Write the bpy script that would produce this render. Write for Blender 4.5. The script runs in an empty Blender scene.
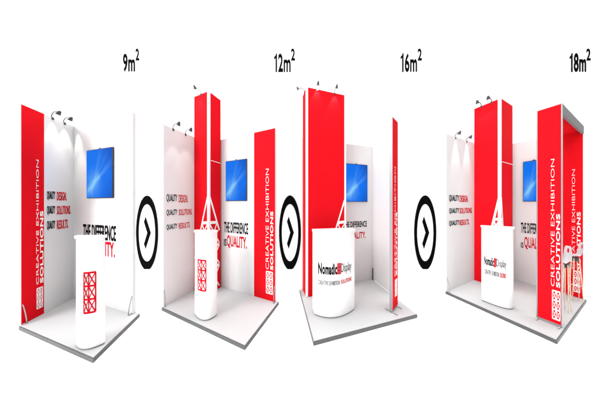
import bpy, bmesh, math, random
from mathutils import Vector, Matrix
random.seed(4)
R = math.radians
sc = bpy.context.scene
COL = sc.collection

# ------------------------------------------------------------------ materials
def new_mat(name):
    m = bpy.data.materials.new(name); m.use_nodes = True
    return m, m.node_tree, m.node_tree.nodes['Principled BSDF']
def paint(name, col, rough=.5, metal=0, spec=.5, noise=0, scale=60, bump=0, bscale=400):
    m, t, b = new_mat(name)
    b.inputs['Base Color'].default_value = (*col, 1)
    b.inputs['Roughness'].default_value = rough
    b.inputs['Metallic'].default_value = metal
    b.inputs['Specular IOR Level'].default_value = spec
    tc = t.nodes.new('ShaderNodeTexCoord')
    if noise:
        n = t.nodes.new('ShaderNodeTexNoise'); n.inputs['Scale'].default_value = scale; n.inputs['Detail'].default_value = 5
        t.links.new(tc.outputs['Object'], n.inputs['Vector'])
        r = t.nodes.new('ShaderNodeMapRange')
        r.inputs['From Min'].default_value = .3; r.inputs['From Max'].default_value = .7
        r.inputs['To Min'].default_value = 1 - noise; r.inputs['To Max'].default_value = 1 + noise
        t.links.new(n.outputs['Fac'], r.inputs['Value'])
        mx = t.nodes.new('ShaderNodeMix'); mx.data_type = 'RGBA'; mx.blend_type = 'MULTIPLY'; mx.inputs['Factor'].default_value = 1
        mx.inputs['A'].default_value = (*col, 1)
        t.links.new(r.outputs['Result'], mx.inputs['B'])
        t.links.new(mx.outputs['Result'], b.inputs['Base Color'])
    if bump:
        n2 = t.nodes.new('ShaderNodeTexNoise'); n2.inputs['Scale'].default_value = bscale; n2.inputs['Detail'].default_value = 3
        t.links.new(tc.outputs['Object'], n2.inputs['Vector'])
        bp = t.nodes.new('ShaderNodeBump'); bp.inputs['Strength'].default_value = bump; bp.inputs['Distance'].default_value = .002
        t.links.new(n2.outputs['Fac'], bp.inputs['Height']); t.links.new(bp.outputs['Normal'], b.inputs['Normal'])
    return m
WHITE = paint('white_wall_laminate', (.64, .64, .642), .6, spec=.1, noise=.015, scale=3)
CWHITE = paint('white_counter_laminate', (.74, .74, .745), .35, spec=.4, noise=.01, scale=4)
RED = paint('red_printed_fabric', (.64, .006, .012), .7, spec=.02, noise=.03, scale=2.5, bump=.05, bscale=900)
CARPET = paint('light_grey_carpet', (.37, .37, .373), .95, spec=.05, noise=.06, scale=220, bump=.3, bscale=700)
EDGE = paint('dark_grey_edge', (.066, .068, .071), .5, spec=.4, noise=.1, scale=20)
ALU = paint('brushed_aluminium', (.30, .30, .31), .4, metal=.5, noise=.05, scale=40)
ALUW = paint('white_profile', (.8, .8, .8), .4, spec=.4, noise=.01, scale=10)
PROF = paint('satin_aluminium_profile', (.62, .62, .625), .5, metal=.1, spec=.2, noise=.04, scale=30)
GREYB = paint('grey_beam', (.13, .132, .135), .5, noise=.04, scale=8)
BLACK = paint('black_print', (.004, .004, .004), .9, spec=0, noise=.05, scale=30)
GREYT = paint('grey_print', (.1, .1, .105), .5, spec=0, noise=.05, scale=30)
PRED = paint('red_print', (.5, .005, .014), .5, spec=0, noise=.03, scale=30)
WPRINT = paint('white_print', (.82, .82, .82), .5, spec=.3, noise=.02, scale=30)
LAMP = paint('grey_lamp_metal', (.05, .053, .057), .45, metal=.1, spec=.3, noise=.05, scale=60)
PLAST = paint('black_plastic', (.015, .015, .017), .3, noise=.05, scale=40)
STOOLW = paint('white_moulded_plastic', (.7, .71, .72), .25, noise=.01, scale=10)
WOOD = paint('pale_beech', (.60, .50, .36), .45, noise=.2, scale=30)
CHROME = paint('chrome', (.7, .7, .7), .12, metal=1, noise=.02, scale=20)
GROUND = paint('white_studio_floor', (.93, .93, .93), .7, spec=.1, noise=.008, scale=1.5)
BACK = paint('white_studio_backdrop', (.93, .93, .93), .8, spec=.05, noise=.006, scale=.8)
# lamp lens gives off light
LENS, t, b = new_mat('lit_lens')
b.inputs['Emission Color'].default_value = (1, .96, .88, 1); b.inputs['Emission Strength'].default_value = 3
# the picture on the screens: blue desktop gradient with soft light rays
SCREEN, t, b = new_mat('blue_screen')
N = t.nodes.new; Lk = t.links.new
tc = N('ShaderNodeTexCoord'); sp = N('ShaderNodeSeparateXYZ'); Lk(tc.outputs['Generated'], sp.inputs[0])
def math_node(op, a, b_=None, clamp=False):
    n = N('ShaderNodeMath'); n.operation = op; n.use_clamp = clamp
    for i, v in enumerate((a, b_)):
        if v is None: continue
        if isinstance(v, (int, float)): n.inputs[i].default_value = v
        else: Lk(v, n.inputs[i])
    return n.outputs[0]
gx, gz = sp.outputs['X'], sp.outputs['Z']
base = N('ShaderNodeValToRGB'); e = base.color_ramp.elements
e[0].position = 0; e[0].color = (.004, .20, .93, 1); e[1].position = 1; e[1].color = (.002, .065, .42, 1)
k = e = base.color_ramp.elements.new(.55); k.color = (.002, .17, .88, 1)
shade = math_node('ADD', math_node('MULTIPLY', gx, .62), math_node('MULTIPLY', math_node('ABSOLUTE', math_node('SUBTRACT', gz, .45)), .55))
Lk(shade, base.inputs['Fac'])
def ray(sx, sz, ang, wid, power):
    # a beam from the flare's centre going out at an angle
    c, s = math.cos(ang), math.sin(ang)
    dx = math_node('SUBTRACT', gx, sx); dz = math_node('SUBTRACT', gz, sz)
    along = math_node('ADD', math_node('MULTIPLY', dx, c), math_node('MULTIPLY', dz, s))
    acr = math_node('ABSOLUTE', math_node('SUBTRACT', math_node('MULTIPLY', dz, c), math_node('MULTIPLY', dx, s)))
    w = math_node('ADD', math_node('MULTIPLY', math_node('ABSOLUTE', along), .10), wid)
    a = math_node('SUBTRACT', 1, math_node('DIVIDE', acr, w), True)
    fade = math_node('SUBTRACT', 1, math_node('MULTIPLY', math_node('ABSOLUTE', along), 1.15), True)
    return math_node('MULTIPLY', math_node('MULTIPLY', a, fade), math_node('MULTIPLY', math_node('GREATER_THAN', along, -.28), power))
tot = None
for a in ((.30, .30, R(32), .03, .55), (.30, .30, R(68), .05, .30), (.30, .30, R(215), .10, .5), (.30, .30, R(50), .02, .22)):
    rr = ray(*a); tot = rr if tot is None else math_node('ADD', tot, rr)
dx = math_node('SUBTRACT', gx, .28); dz = math_node('SUBTRACT', gz, .30)
rad = math_node('SQRT', math_node('ADD', math_node('MULTIPLY', dx, dx), math_node('MULTIPLY', dz, dz)))
glow = math_node('MULTIPLY', math_node('POWER', math_node('SUBTRACT', 1, math_node('MULTIPLY', rad, 2.1), True), 2), .55)
tot = math_node('ADD', tot, glow, True)
mx = N('ShaderNodeMix'); mx.data_type = 'RGBA'
Lk(tot, mx.inputs['Factor']); Lk(base.outputs['Color'], mx.inputs['A']); mx.inputs['B'].default_value = (.25, .62, 1, 1)
Lk(mx.outputs['Result'], b.inputs['Emission Color']); b.inputs['Emission Strength'].default_value = .95
b.inputs['Base Color'].default_value = (.004, .005, .008, 1); b.inputs['Roughness'].default_value = .8
b.inputs['Specular IOR Level'].default_value = .02

# ------------------------------------------------------------------ helpers
def tag(o, label=None, cat=None, group=None, kind=None):
    if label: o['label'] = label
    if cat: o['category'] = cat
    if group: o['group'] = group
    if kind: o['kind'] = kind
    return o
def thing(name, loc, rot, label, cat, group=None):
    o = bpy.data.objects.new(name, None); COL.objects.link(o)
    o.location = loc; o.rotation_euler = (0, 0, R(rot)); o.empty_display_size = .1
    return tag(o, label, cat, group)
def link(name, bm, mat, parent=None, smooth=False):
    bmesh.ops.recalc_face_normals(bm, faces=bm.faces[:])
    me = bpy.data.meshes.new(name); bm.to_mesh(me); bm.free()
    me.materials.append(mat)
    if smooth:
        for p in me.polygons: p.use_smooth = True
    o = bpy.data.objects.new(name, me); COL.objects.link(o); o.parent = parent
    return o
def box(bm, x0, x1, y0, y1, z0, z1, bev=.003):
    r = bmesh.ops.create_cube(bm, size=1)
    for v in r['verts']:
        v.co = Vector(((x0+x1)/2 + v.co.x*(x1-x0), (y0+y1)/2 + v.co.y*(y1-y0), (z0+z1)/2 + v.co.z*(z1-z0)))
    if bev:
        bmesh.ops.bevel(bm, geom=list({e for v in r['verts'] for e in v.link_edges}), offset=bev, segments=2, affect='EDGES', profile=.6)
def boxes(*specs, bev=.003):
    bm = bmesh.new()
    for s in specs: box(bm, *s, bev=bev)
    return bm
def prism(pts, z0, z1, bev=0):
    bm = bmesh.new()
    f = bm.faces.new([bm.verts.new((x, y, z0)) for x, y in pts])
    r = bmesh.ops.extrude_face_region(bm, geom=[f])
    vs = [v for v in r['geom'] if isinstance(v, bmesh.types.BMVert)]
    for v in vs: v.co.z = z1
    if bev:
        es = [e for e in bm.edges if abs(e.verts[0].co.z - e.verts[1].co.z) < 1e-6 and e.verts[0].co.z > (z0+z1)/2]
        bmesh.ops.bevel(bm, geom=es, offset=bev, segments=2, affect='EDGES')
    return bm
def tube(bm, pts, rad, seg=10, rads=None):
    pts = [Vector(p) for p in pts]; rings = []
    up = Vector((.31, .17, .93)).normalized()
    for i, p in enumerate(pts):
        d = (pts[min(i+1, len(pts)-1)] - pts[max(i-1, 0)]).normalized()
        a = d.cross(up)
        if a.length < .05: a = d.cross(Vector((1, 0, 0)))
        a.normalize(); c = d.cross(a).normalized()
        r = rads[i] if rads else rad
        rings.append([bm.verts.new(p + a*(r*math.cos(2*math.pi*k/seg)) + c*(r*math.sin(2*math.pi*k/seg))) for k in range(seg)])
    for A, B in zip(rings, rings[1:]):
        for k in range(seg): bm.faces.new((A[k], A[(k+1) % seg], B[(k+1) % seg], B[k]))
    bm.faces.new(rings[0][::-1]); bm.faces.new(rings[-1])
def lathe(bm, prof, seg=20, c=(0, 0), sx=1, sy=1):
    rings = [[bm.verts.new((c[0]+r*sx*math.cos(2*math.pi*k/seg), c[1]+r*sy*math.sin(2*math.pi*k/seg), z)) for k in range(seg)] for r, z in prof]
    for A, B in zip(rings, rings[1:]):
        for k in range(seg): bm.faces.new((A[k], A[(k+1) % seg], B[(k+1) % seg], B[k]))
    bm.faces.new(rings[0][::-1]); bm.faces.new(rings[-1])
# flat print on a front plane (local y = 0, front is -y): (a, z, d) -> xyz
def flat(a, z, d): return (a, -d, z)
def bar(bm, mapf, p, q, w, wz=None, d0=.0015, d1=.004, n=1):
    """a printed stroke between two (a, z) points; w is its thickness across"""
    (ax, az), (bx, bz) = p, q
    L = math.hypot(bx-ax, bz-az); nx, nz = -(bz-az)/L, (bx-ax)/L
    hx = w/2; hz = (wz or w)/2
    prev = None
    for i in range(n+1):
        t = i/n; cx, cz = ax+(bx-ax)*t, az+(bz-az)*t
        ring = [bm.verts.new(mapf(cx+s*nx*hx, cz+s*nz*hz, d)) for s, d in ((-1, d0), (1, d0), (1, d1), (-1, d1))]
        if prev:
            for k in range(4): bm.faces.new((prev[k], prev[(k+1) % 4], ring[(k+1) % 4], ring[k]))
        else: bm.faces.new(ring)
        prev = ring
    bm.faces.new(prev[::-1])
def text(name, body, mat, parent, bx, mapf=flat, bold=0, up=False, sub=0, shear=0):
    """lettering fitted into (x0, x1, z0, z1); up = reads from bottom to top"""
    cu = bpy.data.curves.new('type', 'FONT'); cu.body = body; cu.size = 1; cu.offset = bold; cu.extrude = .5; cu.resolution_u = 3
    cu.space_character = 1.0 + bold*2.2; cu.shear = shear
    o = bpy.data.objects.new('type', cu); COL.objects.link(o)
    bpy.context.view_layer.update()
    me = bpy.data.meshes.new_from_object(o.evaluated_get(bpy.context.evaluated_depsgraph_get()))
    bpy.data.objects.remove(o)
    bm = bmesh.new(); bm.from_mesh(me); bpy.data.meshes.remove(me)
    bmesh.ops.remove_doubles(bm, verts=bm.verts[:], dist=1e-5)
    for v in bm.verts:
        if up: v.co = Vector((-v.co.y, v.co.x, v.co.z))
    xs = [v.co.x for v in bm.verts]; ys = [v.co.y for v in bm.verts]
    X0, X1, Y0, Y1 = min(xs), max(xs), min(ys), max(ys)
    x0, x1, z0, z1 = bx
    for v in bm.verts:
        v.co = Vector((x0+(v.co.x-X0)/(X1-X0)*(x1-x0), z0+(v.co.y-Y0)/(Y1-Y0)*(z1-z0), v.co.z))
    if sub:
        bmesh.ops.triangulate(bm, faces=bm.faces[:])
        for _ in range(3):
            es = [e for e in bm.edges if abs(e.verts[0].co.x-e.verts[1].co.x) > sub]
            if not es: break
            bmesh.ops.subdivide_edges(bm, edges=es, cuts=1)
            bmesh.ops.triangulate(bm, faces=bm.faces[:])
    for v in bm.verts: v.co = Vector(mapf(v.co.x, v.co.y, .0035 if v.co.z > 0 else .0012))
    return link(name, bm, mat, parent)
def emblem(name, mat, parent, bx, mapf=flat, ncol=2, nrow=3, lw=.12, n=1):
    """the grid emblem: squares in two columns, each with crossed diagonals"""
    x0, x1, z0, z1 = bx; cw = (x1-x0)/ncol; ch = (z1-z0)/nrow; bm = bmesh.new()
    wx, wz = cw*lw, ch*lw
    for i in range(ncol+1): bar(bm, mapf, (x0+i*cw, z0), (x0+i*cw, z1), wx*1.15, wx*1.15)
    for j in range(nrow+1): bar(bm, mapf, (x0, z0+j*ch), (x1, z0+j*ch), wz*1.15, wz*1.15, d1=.0043, n=n*ncol)
    for i in range(ncol):
        for j in range(nrow):
            a, b_, c, d = x0+i*cw, x0+(i+1)*cw, z0+j*ch, z0+(j+1)*ch
            mxx, mzz = (a+b_)/2, (c+d)/2
            bar(bm, mapf, (a, c), (b_, d), wx*.8, wz*.8, d1=.0047, n=n)
            bar(bm, mapf, (a, d), (b_, c), wx*.8, wz*.8, d1=.0051, n=n)
    return link(name, bm, mat, parent)

# ------------------------------------------------------------------ setting
bm = bmesh.new(); box(bm, -22, 22, -14, 3.5, -.25, -.05, bev=0)
tag(link('floor', bm, GROUND), kind='structure')
bm = bmesh.new(); box(bm, -22, 22, 3.5, 3.7, -.25, 11, bev=0)
tag(link('backdrop', bm, BACK), kind='structure')

# ------------------------------------------------------------------ builders
PLAT = 'platforms of the exhibition stands'
def platform(pts, label):
    cx = sum(p[0] for p in pts)/4; cy = sum(p[1] for p in pts)/4
    root = thing('stand_platform', (cx, cy, -.05), 0, label, 'platform', PLAT)
    loc = [(x-cx, y-cy) for x, y in pts]
    def inset(k): # move every side inwards by k
        out = []; n = len(loc)
        area = sum(loc[i][0]*loc[(i+1) % n][1]-loc[(i+1) % n][0]*loc[i][1] for i in range(n))
        sgn = 1 if area > 0 else -1
        for i in range(n):
            p0, p1, p2 = (Vector(loc[(i+j-1) % n]) for j in range(3))
            d1 = (p1-p0).normalized(); d2 = (p2-p1).normalized()
            n1 = Vector((-d1.y, d1.x))*sgn; n2 = Vector((-d2.y, d2.x))*sgn
            bis = (n1+n2); out.append(tuple(p1+bis*(k/(1+n1.dot(n2)))))
        return out
    link('edge_board', prism(loc, .0, .046, .002), EDGE, root)
    link('carpet', prism(inset(.006), .0465, .05, .001), CARPET, root)
    return root
def wall(name, origin, rot, length, h, label, panels, t=.03, x0=0, group='walls of the exhibition stands', foot=None, end=False):
    """frame behind a row of panels; panels = [(material, from, to)]"""
    root = thing(name, (*origin, 0), rot, label, 'wall', group)
    fr = bmesh.new(); box(fr, x0-.0015, length+.0015, .007, t, .0004, h-.002, .003)
    link('frame', fr, ALUW, root)
    for m, a, b_ in panels:
        nm = 'red_panel' if m is RED else 'white_panel'
        link(nm, boxes((a+.0008, b_-.0008, 0, .0065, .0006, h), bev=.001), m, root)
    link('top_rail', boxes((x0, length, .001, t-.001, h+.0004, h+.006), bev=.001), PROF, root)
    if end: link('end_profile', boxes((length+.0018, length+.007, -.001, t+.001, .0005, h+.006), bev=.0015), PROF, root)
    if foot is not None:
        # bowed stabiliser foot that springs from the end post
        for x in foot:
            bm = bmesh.new()
            tube(bm, [(x, -.002, .26), (x, -.012, .22), (x, -.024, .15), (x, -.033, .08), (x, -.038, .012)], .0045)
            tube(bm, [(x, .0, .009), (x, -.042, .009)], .005)
            link('stabiliser_foot', bm, ALU, root, True)
    return root
SPOT = 'spotlights clipped on the stands'
def spotlight(frame, base, reach, rise, label, watts=0, tilt=6, cone=46, name='clip_spotlight', side=0):
    """frame = (origin, rot) of the wall; base = (x, y, z) on its top edge; the arm reaches out to the front"""
    o, rot = frame; c, s = math.cos(R(rot)), math.sin(R(rot)); bx_, by_, bz = base
    root = thing(name, (o[0]+c*bx_-s*by_, o[1]+s*bx_+c*by_, bz), rot, label, 'spotlight', SPOT)
    link('clamp', boxes((-.011, .011, -.008, .034, -.035, .006), bev=.003), LAMP, root)
    bm = bmesh.new()
    P = [(0, .012, .004), (0, .010, rise*.35), (0, -.004, rise*.72), (0, -reach*.3, rise*.95), (0, -reach*.72, rise*1.02), (0, -reach, rise)]
    tube(bm, P, .0048, 8); link('arm', bm, LAMP, root, True)
    # a bell shaped head looking down and back at the wall
    ax = Vector((0, .42, -.9)).normalized(); c0 = Vector((0, -reach-.004, rise+.012))
    bm = bmesh.new()
    ds = [(-.004, .006), (0, .011), (.014, .016), (.034, .0195), (.062, .026), (.066, .0262), (.064, .0225)]
    tube(bm, [c0+ax*d for d, r in ds], 0, 16, [r for d, r in ds]); hd = link('lamp_head', bm, LAMP, root, True)
    bm = bmesh.new(); tube(bm, [c0+ax*.0645, c0+ax*.0665], .021, 16); link('lens', bm, LENS, hd)
    if watts:
        ld = bpy.data.lights.new('spot_beam', 'SPOT'); ld.energy = watts; ld.spot_size = R(cone); ld.spot_blend = .55
        ld.shadow_soft_size = .015; ld.color = (1, .97, .93)
        lo = bpy.data.objects.new('spot_beam', ld); COL.objects.link(lo); lo.parent = root
        lo.location = c0+ax*.075
        lo.rotation_euler = (R(tilt), 0, 0)
    return root
def screen(frame, x0, x1, z0, z1, label):
    o, rot = frame; c, s = math.cos(R(rot)), math.sin(R(rot)); xm, zm = (x0+x1)/2, z0
    root = thing('wall_screen', (o[0]+c*xm, o[1]+s*xm, z0), rot, label, 'screen', 'screens hung on the back walls')
    w, h = (x1-x0)/2, z1-z0
    link('casing', boxes((-w, w, -.017, -.004, 0, h), bev=.003), PLAST, root)
    link('display', boxes((-w+.006, w-.006, -.0195, -.0175, .010, h-.010), bev=0), SCREEN, root)
    link('bracket', boxes((-w*.4, w*.4, -.004, -.0005, h*.3, h*.7), bev=.001), LAMP, root)
    link('camera_bump', boxes((-.012, .012, -.016, -.005, h+.0005, h+.014), bev=.003), PLAST, root)
    return root
def counter(A, B, depth, bulge, h, label, peak=.5, pr=1.0):
    """a bow fronted counter: A and B are the front corners on the floor"""
    v = Vector(B)-Vector(A); w = v.length; rot = math.degrees(math.atan2(v.y, v.x))
    root = thing('counter', (A[0], A[1], 0), rot, label, 'counter', 'promotion counters')
    q = max(.02, min(.98, 2*peak-.5))               # where the curve's control point sits along the front
    def bow(x):
        u = min(1, max(0, x/w)); a = 1-2*q              # solve u = 2t(1-t)q + t^2
        t = u if abs(a) < 1e-6 else (-q + math.sqrt(max(0, q*q + a*u)))/a
        return -4*bulge*t*(1-t)
    def outline(k, back=0):
        n = 28
        pts = [(-k + (w+2*k)*i/n, bow(w*i/n) - k) for i in range(n+1)]
        return pts + [(w+k, depth+back), (-k, depth+back)]
    link('base_plinth', prism(outline(-.006), .0005, .018), ALU, root)
    link('body', prism(outline(0), .0185, h-.03), CWHITE, root)
    link('worktop', prism(outline(.008, .004), h-.0295, h, .003), CWHITE, root)
    mapf = lambda a, z, d: (a, bow(a)-d, z)
    return root, w, mapf
def side_text(root, x0, x1, x2, x3, top1, top2, bot, gz0, gz1, gx0, gx1, mapf=flat):
    text('thin_lettering', 'CREATIVE EXHIBITION', WPRINT, root, (x0, x0+(x1-x0)*.86, bot, top1), mapf, -.016, True)
    text('bold_lettering', 'SOLUTIONS', WPRINT, root, (x2+(x3-x2)*.08, x3, bot, top2), mapf, .018, True)
    emblem('grid_emblem', WPRINT, root, (gx0, gx1, gz0, gz1), mapf, lw=.13)
def slogan(root, rows, x0, split, ends):
    for (z0, z1), word, xe in zip(rows, ('DESIGN.', 'SOLUTIONS.', 'RESULTS.'), ends):
        text('black_lettering', 'QUALITY', BLACK, root, (x0, split-.010, z0, z1), bold=.014)
        text('red_lettering', word, PRED, root, (split+.010, xe, z0, z1), bold=.014)
def claim(root, x0, x1, zd, isx, zi, qx, zq):
    text('black_lettering', 'THE DIFFERENCE', BLACK, root, (x0, x1, *zd), bold=.02)
    text('black_lettering', 'IS', BLACK, root, (*isx, *zi), bold=.02)
    text('red_lettering', 'QUALITY.', PRED, root, (*qx, *zq), bold=.02)
def tower(origin, rot, w, dep, h, label, posts, pylon, dash=None, corner=0):
    root = thing('red_tower', (*origin, 0), rot, label, 'tower', 'red towers of the stands')
    p = .034; q = .004
    core = bmesh.new(); box(core, .008, w-.008, .008, dep-.008, .004, h-.006, .002); link('frame', core, ALU, root)
    fl_ = p if 'fl' in posts else .0; fr_ = p if 'fr' in posts else .0
    link('front_panel', boxes((fl_+.0008, w-fr_-.0008, 0, .007, .004, h), bev=.0012), RED, root)
    zj = dash[0] if dash else h
    link('side_panel', boxes((w-.007, w, fr_+.0008, dep, .004, zj-.0015), bev=.0012), RED, root)
    if dash: link('side_panel', boxes((w-.007, w, fr_+.0008, dep, zj+.0015, h), bev=.0012), RED, root)
    link('side_panel', boxes((0, .007, fl_+.009, dep, .004, h), bev=.0012), RED, root)
    link('back_panel', boxes((.0075, w-.0075, dep-.007, dep, .004, h), bev=.0012), RED, root)
    link('top_panel', boxes((.0075, w-.0075, .0075, dep-.0075, h-.006, h-.001), bev=.001), RED, root)
    if 'fl' in posts: link('corner_post', boxes((-.002, p, -.002, .03, .002, h+.006), bev=.004), ALUW, root)
    if 'fr' in posts: link('corner_post', boxes((w-p, w+.002, -.002, p, .002, h+.006), bev=.004), ALUW, root)
    # printed pylon that spreads out from the corner post over both faces
    za, zc, half, rhalf, s = pylon     # apex, crossbar, run of the leg per metre of drop (front / side)
    f = bmesh.new(); x0 = w-fr_*.5
    def leg(mapf, x_of, lim, bm_):
        zb = .02
        zend = max(zb, za - lim/s)
        bar(bm_, mapf, (0, za), (lim if zend > zb else (za-zb)*s, zend), .026, .026)
        for z_ in (zc, zc-.42, zc-.80):
            if z_ > .05: bar(bm_, mapf, (.0, z_), (min(lim, (za-z_)*s), z_-.01), .05, .05, d1=.0045)
        bar(bm_, mapf, (0, zc-.02), (min(lim, (za-zc+.42)*s), zc-.40), .018, .018, d1=.005)
        bar(bm_, mapf, (min(lim, (za-zc)*s), zc-.02), (0, zc-.40), .018, .018, d1=.0055)
        bar(bm_, mapf, (0, zc-.44), (lim, zc-.78), .018, .018, d1=.005)
        bar(bm_, mapf, (lim, zc-.44), (0, zc-.78), .018, .018, d1=.0055)
        bar(bm_, mapf, (0, zc-.82), (lim, .05), .018, .018, d1=.005)
        bar(bm_, mapf, (lim, zc-.82), (0, .05), .018, .018, d1=.0055)
    leg(lambda a, z, d: (x0-a, -d, z), None, half, f)
    if rhalf:
        s0 = s; leg(lambda a, z, d: (w+d, fr_*.5+a, z), None, rhalf, f)
    link('pylon_print', f, WPRINT, root)
    if dash:
        f = bmesh.new(); n = dash[1]
        for i in range(n):
            a = fr_+.012 + (dep-fr_-.03)*i/(n-1)
            bar(f, lambda a_, z, d: (w+d, a_, z), (a, zj), (a+(dep-fr_)/n*.5, zj-.001), .014)
        bar(f, lambda a_, z, d: (w+d, a_, z), (fr_+.01, zj), (dep-.01, zj-.001), .004, d1=.003)
        link('joint_strip', f, WPRINT, root)
    return root

# ================================================================== stand of 9 m2
P9 = 'the smallest stand, under the 9m² sign'
e = Vector((.9707, -.2404)); g = Vector((.311, -.9504)); C = Vector((-3.820, 2.366))
platform([C+g*.58+e*-.015, C+g*.58+e*1.556, C+e*1.556-g*.04, C-g*.04-e*.015], 'light grey platform with dark edge of the leftmost stand, under the 9m² sign')
LW9 = ((-3.646, 1.835), 108.12); BW9 = ((-3.820, 2.366), -13.91)
w = wall('stand_wall', *LW9, .5575, 2.892, 'left wall of the 9m² stand, red strip at its front end and grey white slogan panel', [(RED, .0, .205), (WHITE, .205, .557)], foot=(.006,))
side_text(w, .126, .151, .160, .194, 2.206, 1.485, .455, .114, .397, .131, .187)
slogan(w, ((1.638, 1.776), (1.418, 1.556), (1.192, 1.334)), .233, .331, (.458, .510, .478))
w = wall('stand_wall', *BW9, 1.448, 2.892, 'plain white back wall of the 9m² stand carrying a blue screen', [(WHITE, -.05, .724), (WHITE, .724, 1.448)], x0=-.06, foot=(1.44,), end=True)
claim(w, .264, 1.086, (1.02, 1.256), (.27, .36), (.79, .95), (.45, 1.06), (.735, 1.005))
screen(BW9, .400, 1.045, 1.675, 2.445, 'blue screen on the plain white back wall of the 9m² stand')
c, cw, mf = counter((-2.515, 1.572), (-2.222, 1.577), .02, .056, 1.235, 'slim white counter with red grid emblem standing alone in the 9m² stand', peak=.60)
emblem('grid_emblem', PRED, c, (.171, .2615, .405, .84), mf, n=3, lw=.115)
spotlight(LW9, (.294, .0, 2.892), .074, .10, 'left of two grey spotlights on the left wall of the 9m² stand', 24, tilt=-4, cone=42)
spotlight(LW9, (.435, .0, 2.892), .077, .09, 'right of two grey spotlights on the left wall of the 9m² stand', 24, tilt=-4, cone=42)

# ================================================================== stand of 12 m2
e = Vector((.933, -.36)); g = Vector((-.36, -.933)); C = Vector((-1.852, 2.814))
platform([C+g*.719-e*.015, C+g*.719+e*1.601, C+e*1.601-g*.04, C-g*.04-e*.015], 'light grey platform with dark edge of the second stand, under the 12m² sign')
LW12 = ((-2.105, 2.159), 68.92); BW12 = ((-1.852, 2.814), -21.08)
w = wall('stand_wall', *LW12, .70, 2.807, 'short greyish left wall of the 12m² stand with three slogan lines', [(WHITE, 0, .70)], foot=(.006,))
slogan(w, ((1.608, 1.741), (1.390, 1.495), (1.165, 1.262)), .037, .19, (.338, .407, .374))
w = wall('stand_wall', *BW12, 1.556, 2.807, 'back wall of the 12m² stand, white with a red strip at its right end', [(WHITE, 0, .57), (WHITE, .57, 1.139), (RED, 1.139, 1.555)], x0=-.02, foot=(1.548,), end=True)
claim(w, .446, 1.012, (1.045, 1.247), (.442, .507), (.79, .923), (.517, .985), (.755, 1.0))
side_text(w, 1.378, 1.448, 1.462, 1.52, 2.164, 1.462, .51, .119, .472, 1.388, 1.51)
screen(BW12, .499, .994, 1.636, 2.378, 'blue screen between the red tower and red strip of the 12m² stand')
tower((-1.945, 2.572), -21.08, .379, .238, 3.55, 'tall narrow red tower at the back corner of the 12m² stand', ('fr',), (1.722, 1.255, .34, .19, .30), dash=(2.353, 7))
c, cw, mf = counter((-1.506, 2.004), (-1.187, 1.974), .03, .088, 1.213, 'slim white counter with red grid emblem in front of the narrow red tower', peak=.66)
emblem('grid_emblem', PRED, c, (.101, .241, .41, .82), mf, n=3, lw=.115)
spotlight(LW12, (.125, 0, 2.807), .155, .07, 'left of two grey spotlights on the left wall of the 12m² stand', 6, tilt=4, cone=40)
spotlight(LW12, (.304, 0, 2.807), .15, .065, 'right of two grey spotlights on the left wall of the 12m² stand', 6, tilt=4, cone=40)
T12 = ((-1.945, 2.572), -21.08)
spotlight(T12, (.179, 0, 3.55), .11, .06, 'single spotlight on top of the narrow red tower of the 12m² stand', 5, tilt=6, cone=60)

# ================================================================== stand of 16 m2
e = Vector((.968, .2505)); g = Vector((.170, -.9855)); C = Vector((1.525, 2.946))
platform([C-e*1.581+g*.949, C+g*.949+e*.0, C-g*.04, C-e*1.581-g*.04], 'light grey platform of the third stand, under the 16m² sign')
BW16 = ((.073, 2.570), 14.51); RW16 = ((1.525, 2.946), -80.2)
w = wall('stand_wall', *BW16, 1.50, 2.774, 'white back wall of the 16m² stand, mostly hidden behind the wide red tower', [(WHITE, 0, .75), (WHITE, .75, 1.499)], x0=-.04)
claim(w, .815, 1.357, (1.108, 1.228), (.815, .86), (.87, .96), (.89, 1.335), (.850, 1.008))
w = wall('stand_wall', *RW16, .505, 2.774, 'narrow plain white right wall of the 16m² stand behind the leaning banner', [(WHITE, -.03, .505)], x0=-.03)
bm = bmesh.new(); tube(bm, [(.02, -.008, .004), (.02, -.008, .235)], .008); tube(bm, [(.004, -.012, .008), (.06, -.016, .008)], .007)
link('stabiliser_foot', bm, LAMP, w)
screen(BW16, .84, 1.362, 1.624, 2.386, 'blue screen beside the wide red tower of the 16m² stand')
T16 = ((.105, 2.370), 14.51)
tower(*T16, .761, .22, 3.566, 'wide red tower of the 16m² stand with the word counter before it', ('fl', 'fr'), (1.691, 1.256, .50, 0, .34))
c, cw, mf = counter((.206, 2.0), (.82, 2.105), .10, .105, 1.21, 'wide white bow fronted counter with black writing before the wide red tower', peak=.45)
text('bold_lettering', 'Nomadic', BLACK, c, (.044, .294, .605, .762), mf, .035, sub=.03)
emblem('grid_emblem', PRED, c, (.300, .352, .612, .755), mf, lw=.2, n=2)
text('thin_lettering', 'Display', GREYT, c, (.360, .547, .585, .752), mf, 0, sub=.03)
text('small_lettering', 'CREATIVE EXHIBITION', GREYT, c, (.042, .338, .458, .520), mf, 0, sub=.03)
text('red_lettering', 'SOLUTIONS', PRED, c, (.354, .549, .465, .523), mf, .01, sub=.03)
spotlight(T16, (.199, 0, 3.566), .05, .085, 'left of two spotlights atop the wide red tower of the 16m² stand', 9, tilt=1, cone=60)
spotlight(T16, (.533, 0, 3.566), .08, .075, 'right of two spotlights atop the wide red tower of the 16m² stand', 9, tilt=4, cone=60)
spotlight(((.105, 2.370), -75.49), (-.11, .0, 3.566), .13, .05, 'thin spotlight reaching out from the left side of the wide red tower', 0)
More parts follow.
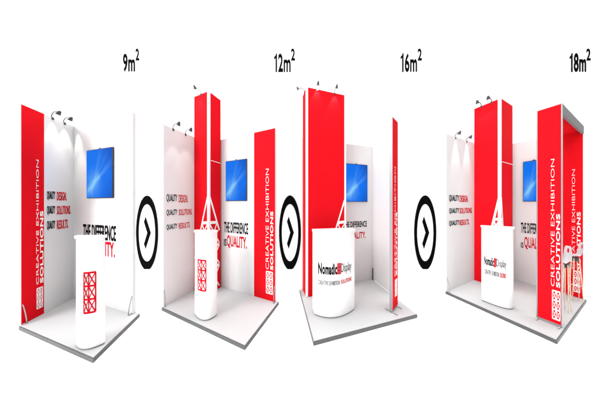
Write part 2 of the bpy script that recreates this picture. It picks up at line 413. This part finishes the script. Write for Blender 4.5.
# banner seen almost edge on
def banner(origin, rot, w, h, label, t=.026):
    root = thing('banner_stand', (*origin, 0), rot, label, 'banner', 'red banner stands')
    link('print_panel', boxes((.009, w-.009, 0, .004, .03, h-.008), bev=.001), RED, root)
    link('backing_panel', boxes((.009, w-.009, .0045, t-.002, .03, h-.008), bev=.001), RED, root)
    link('post', boxes((0, .0085, -.002, t, .014, h), bev=.002), ALU, root)
    link('post', boxes((w-.0085, w, -.002, t, .014, h), bev=.002), ALU, root)
    link('rail', boxes((.009, w-.009, -.001, t-.001, h-.0075, h-.0005), bev=.001), ALU, root)
    link('rail', boxes((.009, w-.009, -.001, t-.001, .016, .0295), bev=.001), ALU, root)
    return root
def feet(root, xs, t, half, r=.006):
    for x in xs:
        bm = bmesh.new(); tube(bm, [(x, t/2-half, .007), (x, t/2, .0125), (x, t/2+half, .007)], r, 8); link('foot', bm, ALU, root, True)
b16 = banner((1.338, 2.030), 38.7, .235, 2.858, 'red banner on two thin feet seen nearly edge on, right of the 16m² stand', t=.036)
feet(b16, (.01, .2), .036, .08)
side_text(b16, .092, .128, .142, .19, 2.14, 1.46, .50, .20, .44, .105, .185)

# ================================================================== stand of 18 m2
e = Vector((.3656, -.9308)); g = Vector((-.9308, -.3656)); C = Vector((4.370, 3.203))
platform([C+g*1.852-e*.015, C+g*1.852+e*.96, C+e*.96-g*.04, C-g*.04-e*.015], 'long light grey platform with dark edge of the rightmost stand, under the 18m² sign')
LW18 = ((2.642, 2.524), 21.44); BW18 = ((4.370, 3.203), -68.56)
w = wall('stand_wall', *LW18, 1.857, 2.839, 'long pinkish white left wall of the 18m² stand with slogan lines', [(WHITE, 0, .95), (WHITE, .95, 1.857)], foot=(.008,))
slogan(w, ((1.618, 1.749), (1.395, 1.505), (1.168, 1.275)), .082, .444, (.787, .953, .828))
w = wall('stand_wall', *BW18, .938, 2.839, 'back wall of the 18m² stand, white with a red end behind the stools', [(WHITE, 0, .72), (RED, .72, .937)], x0=-.02)
claim(w, .374, .618, (.995, 1.205), (.374, .402), (.69, .802), (.411, .63), (.668, .925))
side_text(w, .852, .880, .888, .919, 2.176, 1.449, .46, .094, .441, .868, .914)
screen(BW18, .398, .625, 1.630, 2.43, 'blue screen half hidden behind the wide front banner of the 18m² stand')
T18 = ((3.617, 2.907), -68.56)
tower(*T18, .325, .585, 3.553, 'deep red tower against the left wall of the 18m² stand', ('fr',), (1.712, 1.298, .19, .42, .145), dash=(2.372, 12))
c, cw, mf = counter((2.975, 2.286), (3.269, 2.144), .02, .105, 1.235, 'white bow fronted counter with black writing before the deep red tower', peak=.58)
text('bold_lettering', 'Nomadic', BLACK, c, (.014, .0865, .605, .748), mf, .02, sub=.015)
emblem('grid_emblem', PRED, c, (.0885, .104, .605, .74), mf, lw=.2, n=2)
text('thin_lettering', 'Display', GREYT, c, (.107, .192, .585, .735), mf, 0, sub=.015)
text('small_lettering', 'CREATIVE EXHIBITION', GREYT, c, (.0163, .129, .462, .535), mf, 0, sub=.015)
text('red_lettering', 'SOLUTIONS', PRED, c, (.136, .187, .462, .535), mf, .0, sub=.015)
spotlight(LW18, (.308, 0, 2.839), .062, .075, 'left of two spotlights on the long left wall of the 18m² stand', 42, tilt=-5, cone=46)
spotlight(LW18, (.734, 0, 2.839), .060, .072, 'right of two spotlights on the long left wall of the 18m² stand', 42, tilt=-5, cone=46)
spotlight(T18, (.09, 0, 3.553), .17, .06, 'left of two spotlights atop the deep red tower of the 18m² stand', 5, tilt=8, cone=60)
spotlight(T18, (.218, 0, 3.553), .15, .06, 'right of two spotlights atop the deep red tower of the 18m² stand', 5, tilt=8, cone=60)
b18 = banner((3.285, 1.946), -68.56, .172, 2.878, 'wide red front banner of the 18m² stand with white upright lettering')
feet(b18, (.012, .155), .022, .085)
side_text(b18, .100, .126, .132, .157, 2.179, 1.459, .505, .086, .451, .109, .158)
# grey beam and red ceiling that tie the banner to the back wall
rf = thing('canopy', (3.285, 1.946, 0), -68.56, 'grey edged red canopy joining the wide banner to the back wall of the 18m² stand', 'canopy')
link('side_beam', boxes((.148, .171, .026, 1.466, 2.752, 2.876), bev=.003), GREYB, rf)
link('ceiling_panel', boxes((.002, .147, .026, 1.466, 2.80, 2.83), bev=.003), RED, rf)
# bar stools
def stool(loc, rot, label):
    root = thing('bar_stool', (*loc, 0), rot, label, 'stool', 'white bar stools'); root.scale = (.62, .62, 1)
    # moulded shell: seat pan that sweeps up into a back with a hand hole
    bm = bmesh.new()
    prof = [(-.095, .715, .030), (-.085, .735, .040), (-.05, .738, .047), (.0, .732, .050), (.045, .738, .051), (.072, .765, .051), (.088, .81, .050), (.098, .865, .047), (.105, .93, .042), (.108, .965, .032)]
    cols = 9; grid = []
    for y, z, hw in prof:
        grid.append([bm.verts.new((hw*(2*i/(cols-1)-1), y - .018*abs(2*i/(cols-1)-1)**2*(1 if z > .75 else 0), z + (.022*abs(2*i/(cols-1)-1)**2 if z < .76 else 0))) for i in range(cols)])
    for r in range(len(grid)-1):
        for i in range(cols-1):
            if r == 7 and 3 <= i <= 4: continue
            bm.faces.new((grid[r][i], grid[r][i+1], grid[r+1][i+1], grid[r+1][i]))
    bmesh.ops.solidify(bm, geom=bm.faces[:], thickness=.008)
    sh = link('shell', bm, STOOLW, root, True)
    m = sh.modifiers.new('soft', 'SUBSURF'); m.levels = m.render_levels = 2
    bm = bmesh.new(); lathe(bm, [(.030, .655), (.034, .66), (.034, .715), (.028, .724)], c=(0, -.005), sx=1, sy=1.6); link('seat_mount', bm, PLAST, root, True)
    for sx, sy in ((-1, -1), (1, -1), (1, 1), (-1, 1)):
        bm = bmesh.new(); tube(bm, [(sx*.022, sy*.045-.005, .70), (sx*.030, sy*.066, .35), (sx*.038, sy*.092, .004)], 0, 10, [.0072, .0068, .0052]); link('leg', bm, WOOD, root, True)
    bm = bmesh.new(); q = [(-.0325, -.078), (.0325, -.078), (.0325, .078), (-.0325, .078), (-.0325, -.078)]
    for a, b_ in zip(q, q[1:]): tube(bm, [(*a, .26), (*b_, .26)], .0032, 8)
    link('footrest', bm, CHROME, root)
    return root
stool((3.92, 2.058), -72, 'nearer white bar stool with wooden legs, half hidden by the wide front banner')
stool((4.50, 2.285), -110, 'farther white bar stool with taller back before the red wall end')

# ================================================================== signs on the backdrop
YB = 3.497; S = YB/140
def px(x): return (x-300)*S
def pz(y): return 1.6+(203-y)*S
AREA = 'area signs on the backdrop'
for body, x0, x1, s0, s1, yt, lab in (('9m', 123, 135, 135.6, 139.2, 53.5, 'black 9m² lettering, first sign on the white backdrop'), ('12m', 274, 290.6, 291, 295, 53.5, 'black 12m² lettering, second sign on the white backdrop'),
        ('16m', 400.5, 417, 417.6, 421.8, 53, 'black 16m² lettering, third sign on the white backdrop'), ('18m', 569.5, 586, 586.3, 590.5, 53, 'black 18m² lettering, last sign on the white backdrop')):
    root = thing('area_sign', (px((x0+s1)/2), YB, pz(72)), 0, lab, 'sign', AREA)
    ox, oz = px((x0+s1)/2), pz(72)
    xs = x0
    if body[0] == '1':                               # a one with a flag and a straight stem
        xs = x0+4.2; bm = bmesh.new(); H1 = pz(yt)-oz; a0, aw = px(x0)-ox, 3.0*S
        pts = [(.52, 0), (1, 0), (1, 1), (.66, 1), (.5, .89), (0, .80), (0, .665), (.52, .76)]
        f = bm.faces.new([bm.verts.new((a0+aw*a, -.0012, H1*z)) for a, z in pts])
        r = bmesh.ops.extrude_face_region(bm, geom=[f])
        for v in r['geom']:
            if isinstance(v, bmesh.types.BMVert): v.co.y = -.0035
        link('numeral', bm, BLACK, root)
    text('figures', body.lstrip('1'), BLACK, root, (px(xs)-ox, px(x1)-ox, 0, pz(yt)-oz), bold=.028)
    text('superscript', '2', BLACK, root, (px(s0)-ox, px(s1)-ox, pz(60.5)-oz, pz(48.5)-oz), bold=.028)
ARR = 'round arrow signs between the stands'
def arrow_sign(cx, cy, label):
    root = thing('arrow_sign', (px(cx), YB, pz(cy)), 0, label, 'arrow sign', ARR)
    n = 72; a1, b1, a0, b0 = 10.9*S, 37.2*S, 8.2*S, 28.6*S
    bm = bmesh.new(); vs = []
    for k in range(n):
        t = 2*math.pi*k/n; c_, s_ = math.cos(t), math.sin(t)
        vs.append([bm.verts.new((r[0]*c_, y, r[1]*s_)) for r, y in (((a1, b1), -.002), ((a1, b1), -.011), ((a0, b0), -.011), ((a0, b0), -.002))])
    for k in range(n):
        A, B_ = vs[k], vs[(k+1) % n]
        for j in range(4): bm.faces.new((A[j], A[(j+1) % 4], B_[(j+1) % 4], B_[j]))
    link('ring', bm, BLACK, root)
    bm = bmesh.new(); f = bm.faces.new([bm.verts.new((a0*.995*math.cos(2*math.pi*k/n), -.006, b0*.995*math.sin(2*math.pi*k/n))) for k in range(n)])
    r = bmesh.ops.extrude_face_region(bm, geom=[f])
    for v in r['geom']:
        if isinstance(v, bmesh.types.BMVert): v.co.y = -.003
    link('disc', bm, BACK, root)
    pts = [(-3.0, 11.0), (-1.3, 16.2), (3.9, 0), (-1.3, -16.2), (-3.0, -11.0), (.3, 0)]
    bm = bmesh.new(); f = bm.faces.new([bm.verts.new((x*S, -.0065, z*S)) for x, z in pts])
    r = bmesh.ops.extrude_face_region(bm, geom=[f])
    for v in r['geom']:
        if isinstance(v, bmesh.types.BMVert): v.co.y = -.0105
    link('chevron', bm, BLACK, root)
    return root
arrow_sign(147.3, 232.8, 'round black arrow sign between the 9m² and 12m² stands')
arrow_sign(290, 232.6, 'round black arrow sign between the 12m² and 16m² stands')
arrow_sign(425, 232.6, 'round black arrow sign between the 16m² and 18m² stands')

# ================================================================== light
wd = bpy.data.worlds.new('World'); sc.world = wd; wd.use_nodes = True
bg = wd.node_tree.nodes['Background']; bg.inputs['Color'].default_value = (1, 1, 1, 1); bg.inputs['Strength'].default_value = .68
def area(name, loc, target, size, watts, spread=180):
    l = bpy.data.lights.new(name, 'AREA'); l.shape = 'RECTANGLE'; l.size, l.size_y = size if isinstance(size, tuple) else (size, size); l.energy = watts; l.spread = R(spread)
    o = bpy.data.objects.new(name, l); COL.objects.link(o); o.location = loc
    o.rotation_euler = (Vector(target)-Vector(loc)).to_track_quat('-Z', 'Y').to_euler()
area('studio_key_lamp', (-13, -7.5, 10), (0, 2.5, 1.2), 9, 3100)
area('added_overhead_fill', (0, 2.2, 9), (0, 2.7, 0), (18, 3), 600, 75)  # added fill from above to turn backdrop and floors white, not an actual fixture

# ================================================================== camera
cam = bpy.data.cameras.new('camera'); co = bpy.data.objects.new('camera', cam); COL.objects.link(co)
co.location = (0, 0, 1.6); co.rotation_euler = (R(90), 0, 0)
cam.sensor_width = 36; cam.lens = 36*140/600; cam.shift_y = 3/600; cam.clip_start = .02; cam.clip_end = 200
sc.camera = co
sc.view_settings.view_transform = 'Standard'; sc.view_settings.look = 'None'; sc.view_settings.exposure = 0; sc.view_settings.gamma = 1
sc.cycles.max_bounces = 8; sc.cycles.use_denoising = True
